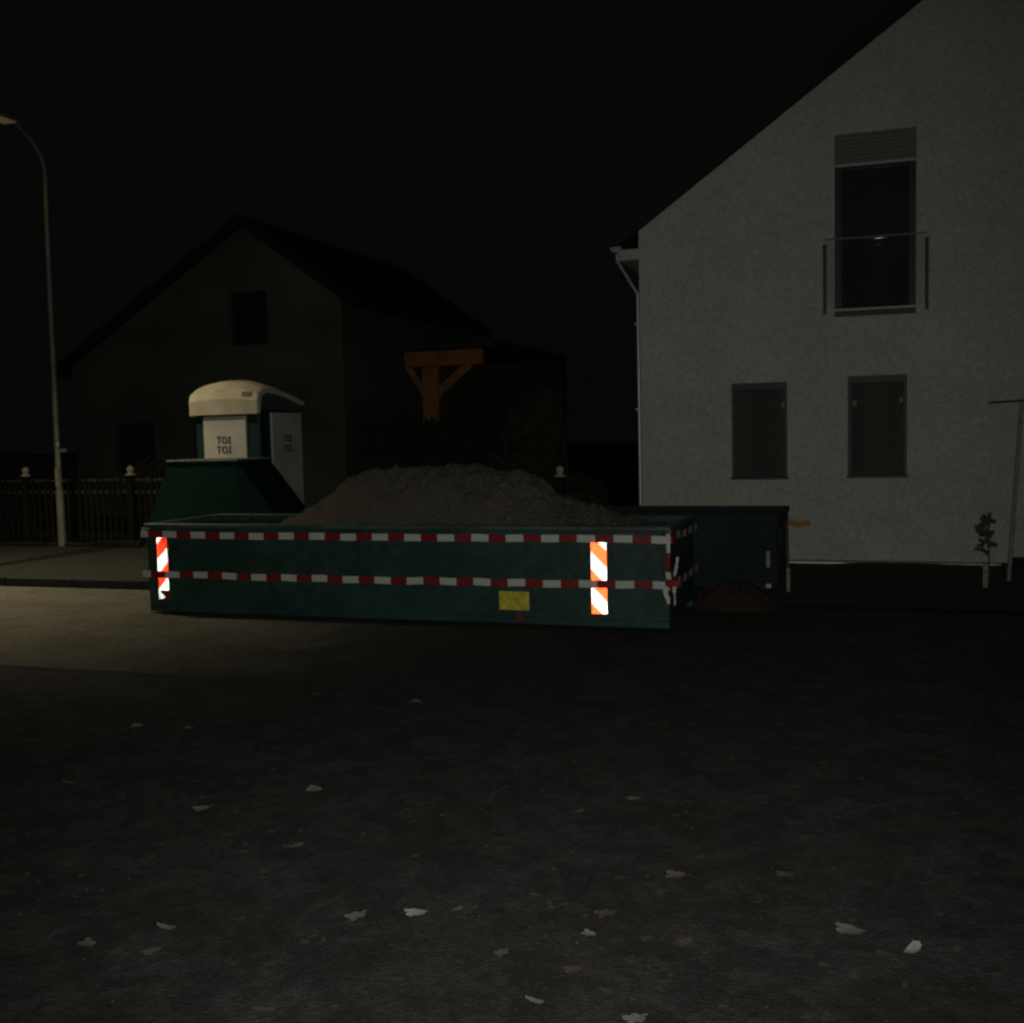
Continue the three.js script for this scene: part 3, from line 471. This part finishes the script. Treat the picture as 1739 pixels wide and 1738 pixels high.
// ---------------------------------------------------------------- second, darker skip behind the right end
{
  const xl = -3.5, xr = -0.945, zf = -11.05, zb = -12.5, H = 0.87;
  const c = thing('dark_skip', 'smaller dark green skip between the sand skip and white house', 'skip');
  mesh('front_panel', box(xl + 0.05, 0.14, zf - 0.02, xr - 0.05, H - 0.05, zf - 0.004), M.darkGreen, c);
  mesh('rear_panel', box(xl + 0.05, 0.14, zb + 0.004, xr - 0.05, H - 0.05, zb + 0.02), M.darkGreen, c);
  for (const [a, b] of [[xl + 0.004, xl + 0.02], [xr - 0.02, xr - 0.004]]) mesh('end_panel', box(a, 0.14, zb + 0.05, b, H - 0.05, zf - 0.05), M.darkGreen, c);
  mesh('floor', box(xl + 0.02, 0.14, zb + 0.02, xr - 0.02, 0.17, zf - 0.02), M.darkGreen, c);
  for (const [a, b] of [[zf - 0.06, zf + 0.01], [zb - 0.01, zb + 0.06]]) mesh('top_rim', box(xl - 0.02, H - 0.06, a, xr + 0.015, H, b, 0.012), M.darkGreen, c);
  for (const [a, b] of [[xl - 0.018, xl + 0.05], [xr - 0.05, xr + 0.013]]) mesh('top_rim', box(a, H - 0.058, zb + 0.062, b, H - 0.002, zf - 0.062, 0.012), M.darkGreen, c);
  for (const x of [xl, xr - 0.06]) for (const z of [zf - 0.06, zb]) mesh('corner_post', box(x, 0.14, z, x + 0.06, H - 0.061, z + 0.06, 0.01), M.darkGreen, c);
  for (const x of [xl + 0.5, xr - 0.5]) mesh('skid', box(x, 0.012, zb + 0.02, x + 0.12, 0.139, zf - 0.02), M.darkGreen, c);
  for (const y of [0.58]) mesh('hook_bracket', box(xr + 0.001, y, zf - 0.12, xr + 0.05, y + 0.16, zf - 0.04, 0.012), M.darkGreen, c);
  mesh('end_marker', box(-1.055, 0.155, zf + 0.001, -1.005, 0.195, zf + 0.012, 0.004), M.strip, c);
  mesh('marker_strip', box(-1.05, 0.36, zf - 0.003, -1.015, 0.52, zf + 0.003), M.palePost, c);
}
// rubble heap in front of it
{
  const g = new THREE.SphereGeometry(1, 60, 24, 0, Math.PI * 2, 0, Math.PI / 2), p = g.attributes.position;
  for (let i = 0; i < p.count; i++) { const x = p.getX(i), y = p.getY(i), z = p.getZ(i), k = 0.75 + 0.5 * fbm(x * 3 + 9, z * 3 + y * 2, 17); p.setXYZ(i, x * 0.42 * k, y * 0.26 * k * (0.7 + 0.3 * (1 - Math.abs(x))), z * 0.30 * k); }
  g.computeVertexNormals(); const m = tag(mesh('earth_heap', metric(g), std({ map: M.sand.map, bumpMap: M.sand.bumpMap, bumpScale: 0.03, color: lin(0.34, 0.27, 0.25), roughness: 1 })), 'low heap of reddish earth in front of the dark skip', 'earth heap'); m.position.set(-1.34, 0.015, -10.66);
}

// ---------------------------------------------------------------- stakes, pole and weeds in front of the house
{
  const s = thing('marker_stake', 'thin stake with orange ribbon beside the dark skip', 'stake', null, [-0.88, 0.02, -11.6]);
  mesh('shaft', bar([0, 0, 0], [-0.012, 0.76, 0], 0.026, 0.026), M.wood, s); mesh('pale_foot', box(-0.019, 0.0, -0.019, 0.019, 0.27, 0.019, 0.004), M.palePost, s);
  const g = new THREE.PlaneGeometry(0.22, 0.06, 12, 2), p = g.attributes.position; for (let i = 0; i < p.count; i++) { const x = p.getX(i) + 0.11; p.setXYZ(i, x, p.getY(i) * (1 - x) + 0.74 - 0.05 * x + 0.01 * Math.sin(x * 40), 0.02 * Math.sin(x * 30) + 0.016); } g.computeVertexNormals();
  mesh('ribbon', metric(g), M.orange, s);

  const q = thing('leaning_pole', 'tall thin pale pole leaning right in front of the white wall', 'pole', null, [1.30, 0.02, -12.5]);
  mesh('shaft', bar([0, 0, 0], [0.115, 1.94, 0], 0.040, 0.045, 10), M.palePost, q);
  mesh('crossbar', bar([-0.20, 1.93, 0.02], [0.42, 1.95, 0.02], 0.022, 0.022, 8), M.anthracite, q);
  mesh('foot', box(-0.05, -0.02, -0.05, 0.05, 0.03, 0.05, 0.008), M.palePost, q);

  const w = thing('short_stake', 'short pale stake with withered weed at the right edge', 'stake', null, [1.035, 0.02, -12.0]);
  mesh('shaft', box(-0.025, -0.02, -0.025, 0.025, 0.30, 0.025, 0.005), M.palePost, w);
  const leaves = []; for (let i = 0; i < 46; i++) { const y = rr(0.42, 0.82), l = rr(0.05, 0.11), a = rr(0, 6.28); const L = new THREE.PlaneGeometry(l, l * 0.4, 2, 1); L.translate(l / 2, 0, 0); L.rotateZ(rr(-0.9, 0.6)); L.rotateY(a); L.translate(rr(-0.03, 0.05), y, rr(-0.03, 0.03)); leaves.push(metric(L)); }
  mesh('weed_stem', tube([[0.02, 0.0, 0.03], [0.035, 0.3, 0.03], [0.02, 0.6, 0.02], [0.05, 0.82, 0.02]], 0.007, 16, 6), M.wood, w); mesh('weed_leaves', leaves, M.weed, w);

  const st = thing('door_step', 'low stone step by the white wall at the right edge', 'step'); mesh('slab', box(1.46, 0.0, -13.98, 2.9, 0.05, -13.35, 0.01), M.kerb, st); mesh('riser', box(1.5, 0.051, -14.02, 2.86, 0.16, -13.72, 0.01), M.plinth, st);
}

// ---------------------------------------------------------------- dark shrubs behind the fence
function shrub(name, label, x, z, w, h, n, mat, group) {
  const s = thing(name, label, 'shrub', group, [x, 0.0, z]);
  for (let k = 0; k < 4; k++) { const a = rr(0, 6.28); mesh('stem', tube([[0.05 * Math.cos(a), 0, 0.05 * Math.sin(a)], [0.2 * w * Math.cos(a), h * 0.35, 0.2 * w * Math.sin(a)], [0.3 * w * Math.cos(a + 0.4), h * 0.75, 0.3 * w * Math.sin(a + 0.4)]], 0.02, 10, 6), M.bark, s); }
  const cl = []; for (let k = 0; k < 26; k++) { const a = rr(0, 6.28), r = Math.sqrt(rnd()) * 0.8, y = rr(0.18, 0.92); cl.push([Math.cos(a) * r * w / 2 * (1.15 - 0.6 * y), y * h, Math.sin(a) * r * w / 2 * (1.15 - 0.6 * y), rr(0.14, 0.3) * Math.min(w, h) * 0.6]); }
  const P = [], I = []; const q = new THREE.Quaternion(), v = new THREE.Vector3();
  for (let i = 0; i < n; i++) { const c = cl[Math.floor(rnd() * cl.length)]; v.set(rr(-1, 1), rr(-1, 1), rr(-1, 1)); if (v.length() > 1) v.normalize(); const o = v.clone().multiplyScalar(c[3]).add(new THREE.Vector3(c[0], c[1], c[2])); if (o.y < 0.06) continue;
    q.setFromEuler(new THREE.Euler(rr(-1.2, 1.2), rr(0, 6.28), rr(-1.2, 1.2))); const l = rr(0.05, 0.10), b = P.length / 3;
    for (const [a, d, e] of [[0, 0, 0], [l * 0.5, l * 0.26, 0.008], [l, 0, -0.01], [l * 0.5, -l * 0.26, 0.008]]) { const t = new THREE.Vector3(a, d, e).applyQuaternion(q).add(o); P.push(t.x, t.y, t.z); } I.push(b, b + 1, b + 2, b, b + 2, b + 3); }
  const g = new THREE.BufferGeometry(); g.setAttribute('position', new THREE.Float32BufferAttribute(P, 3)); g.setIndex(I); g.computeVertexNormals(); mesh('foliage', metric(g), mat, s);
}
shrub('shrub', 'dark leafy shrub left of the white house corner', -5.0, -16.6, 2.2, 2.3, 9000, M.leafDark2, 'shrubs behind the fence');
shrub('shrub_001', 'low dark shrub behind the sand heap below the timber carport', -8.0, -18.6, 3.4, 2.25, 12000, M.leafDark, 'shrubs behind the fence');
shrub('shrub_002', 'dark shrub behind the fence left of the lamp post', -14.6, -16.0, 2.4, 1.5, 8000, M.leafDark, 'shrubs behind the fence');
shrub('shrub_003', 'dark shrub behind the fence between lamp post and toilet cabin', -11.4, -15.9, 2.6, 1.35, 8000, M.leafDark2, 'shrubs behind the fence');

// ---------------------------------------------------------------- fallen leaves on the forecourt
{
  const lm = [lin(0.14, 0.125, 0.10), lin(0.20, 0.20, 0.175), lin(0.10, 0.08, 0.06), lin(0.40, 0.41, 0.38)].map(c => new THREE.MeshPhysicalMaterial({ color: c, roughness: 0.8, side: THREE.DoubleSide }));
  const leafGeo = v => { // lobed outline, curled up at the rim
    const n = 30, P = [0, 0.004, 0], I = [];
    for (let i = 0; i < n; i++) { const a = i / n * Math.PI * 2, lobes = v === 2 ? 0.85 + 0.1 * Math.cos(2 * a) : 0.62 + 0.38 * Math.pow(Math.abs(Math.cos(a * 2.5 + v)), 0.8); const r = 0.042 * lobes * (0.9 + 0.2 * hash(i, v, 5)); P.push(Math.cos(a) * r * 1.25, 0.006 + 0.26 * r * (0.5 + 0.5 * Math.sin(2 * a + v)) + 0.004 * hash(i, v, 8), Math.sin(a) * r * (v === 2 ? 0.55 : 0.9)); }
    for (let i = 0; i < n; i++) I.push(0, 1 + (i + 1) % n, 1 + i);
    const g = new THREE.BufferGeometry(); g.setAttribute('position', new THREE.Float32BufferAttribute(P, 3)); g.setIndex(I); g.computeVertexNormals(); return metric(g); };
  const lg = [0, 1, 2].map(leafGeo);
  const spots = [[-3.03, -4.35, 1, 1], [-2.64, -4.72, 1, 1.1], [-2.37, -4.03, 0, 1], [-1.80, -3.49, 1, .9], [-1.60, -3.57, 3, .9], [-2.42, -3.22, 1, .9], [-2.61, -3.03, 0, .8], [-2.36, -3.05, 0, .7], [-1.47, -3.64, 0, .6], [-0.74, -4.15, 0, 1], [-0.09, -3.84, 1, 1.1], [0.11, -3.75, 3, 1.15], [-0.95, -3.58, 1, .6], [-0.63, -3.60, 2, .8], [-1.00, -3.10, 1, .7], [-0.68, -3.08, 1, .8], [-1.10, -5.0, 1, .7], [-1.31, -4.75, 2, .8], [-2.86, -6.49, 1, .9], [-4.30, -5.54, 1, 1], [-3.94, -4.51, 0, .9], [-0.93, -3.75, 2, .9], [-0.94, -3.32, 2, .7], [-1.78, -2.82, 2, .8], [-1.20, -3.37, 0, .6], [-0.34, -4.27, 2, .8], [-4.70, -5.12, 2, 1], [-3.96, -5.57, 0, .8], [-3.60, -6.53, 2, 1]];
  const special = { 11: 'brightest pale leaf lying on the asphalt at the lower right', 10: 'wide pale leaf just left of the brightest one at lower right', 0: 'rounded grey leaf alone on the asphalt at left below the skip', 1: 'flat silvery leaf on the asphalt below the skip left of centre' };
  spots.forEach(([x, z, c, k], i) => {
    const m = tag(mesh('fallen_leaf' + (i ? '_' + String(i).padStart(3, '0') : ''), lg[i % 3], lm[c]), special[i] || 'small dull fallen leaf lying flat among others on the dark asphalt', 'leaf', 'leaves scattered on the forecourt');
    m.position.set(x, 0.001, z); m.rotation.y = rr(-0.9, 0.9) + 0.32; m.scale.setScalar(k); });
  // crumbs of leaf and grit that cannot be counted
  const parts = []; for (let i = 0; i < 500; i++) { const z = -2.4 - 4.3 * Math.pow(rnd(), 0.8), x = z * 0.33 + rr(-0.62, 0.62) * (-z + 0.6); const a = rr(0, 6.28), r = rr(0.003, 0.009);
    const g = new THREE.TetrahedronGeometry(r, 0); g.scale(1.4, 0.5, 1); g.rotateY(a); g.translate(x, r * 0.15, z); parts.push(g); }
  for (let i = 0; i < 420; i++) { const z = -2.4 - 4.4 * Math.pow(rnd(), 0.7), x = z * 0.33 + rr(-0.62, 0.62) * (-z + 0.6), g = lg[i % 3].clone(), k = rr(0.18, 0.6); g.scale(k, k * 0.7, k); g.rotateY(rr(0, 6.28)); g.translate(x, 0.0015, z); parts.push(g); }
  const m = mesh('leaf_litter', metric(join(parts)), std({ color: lin(0.070, 0.060, 0.043), roughness: 1 })); m.userData.kind = 'stuff'; m.userData.label = 'crumbs of leaves and grit on the asphalt';
  m.userData.category = 'litter';
}

renderer.render(scene, camera);
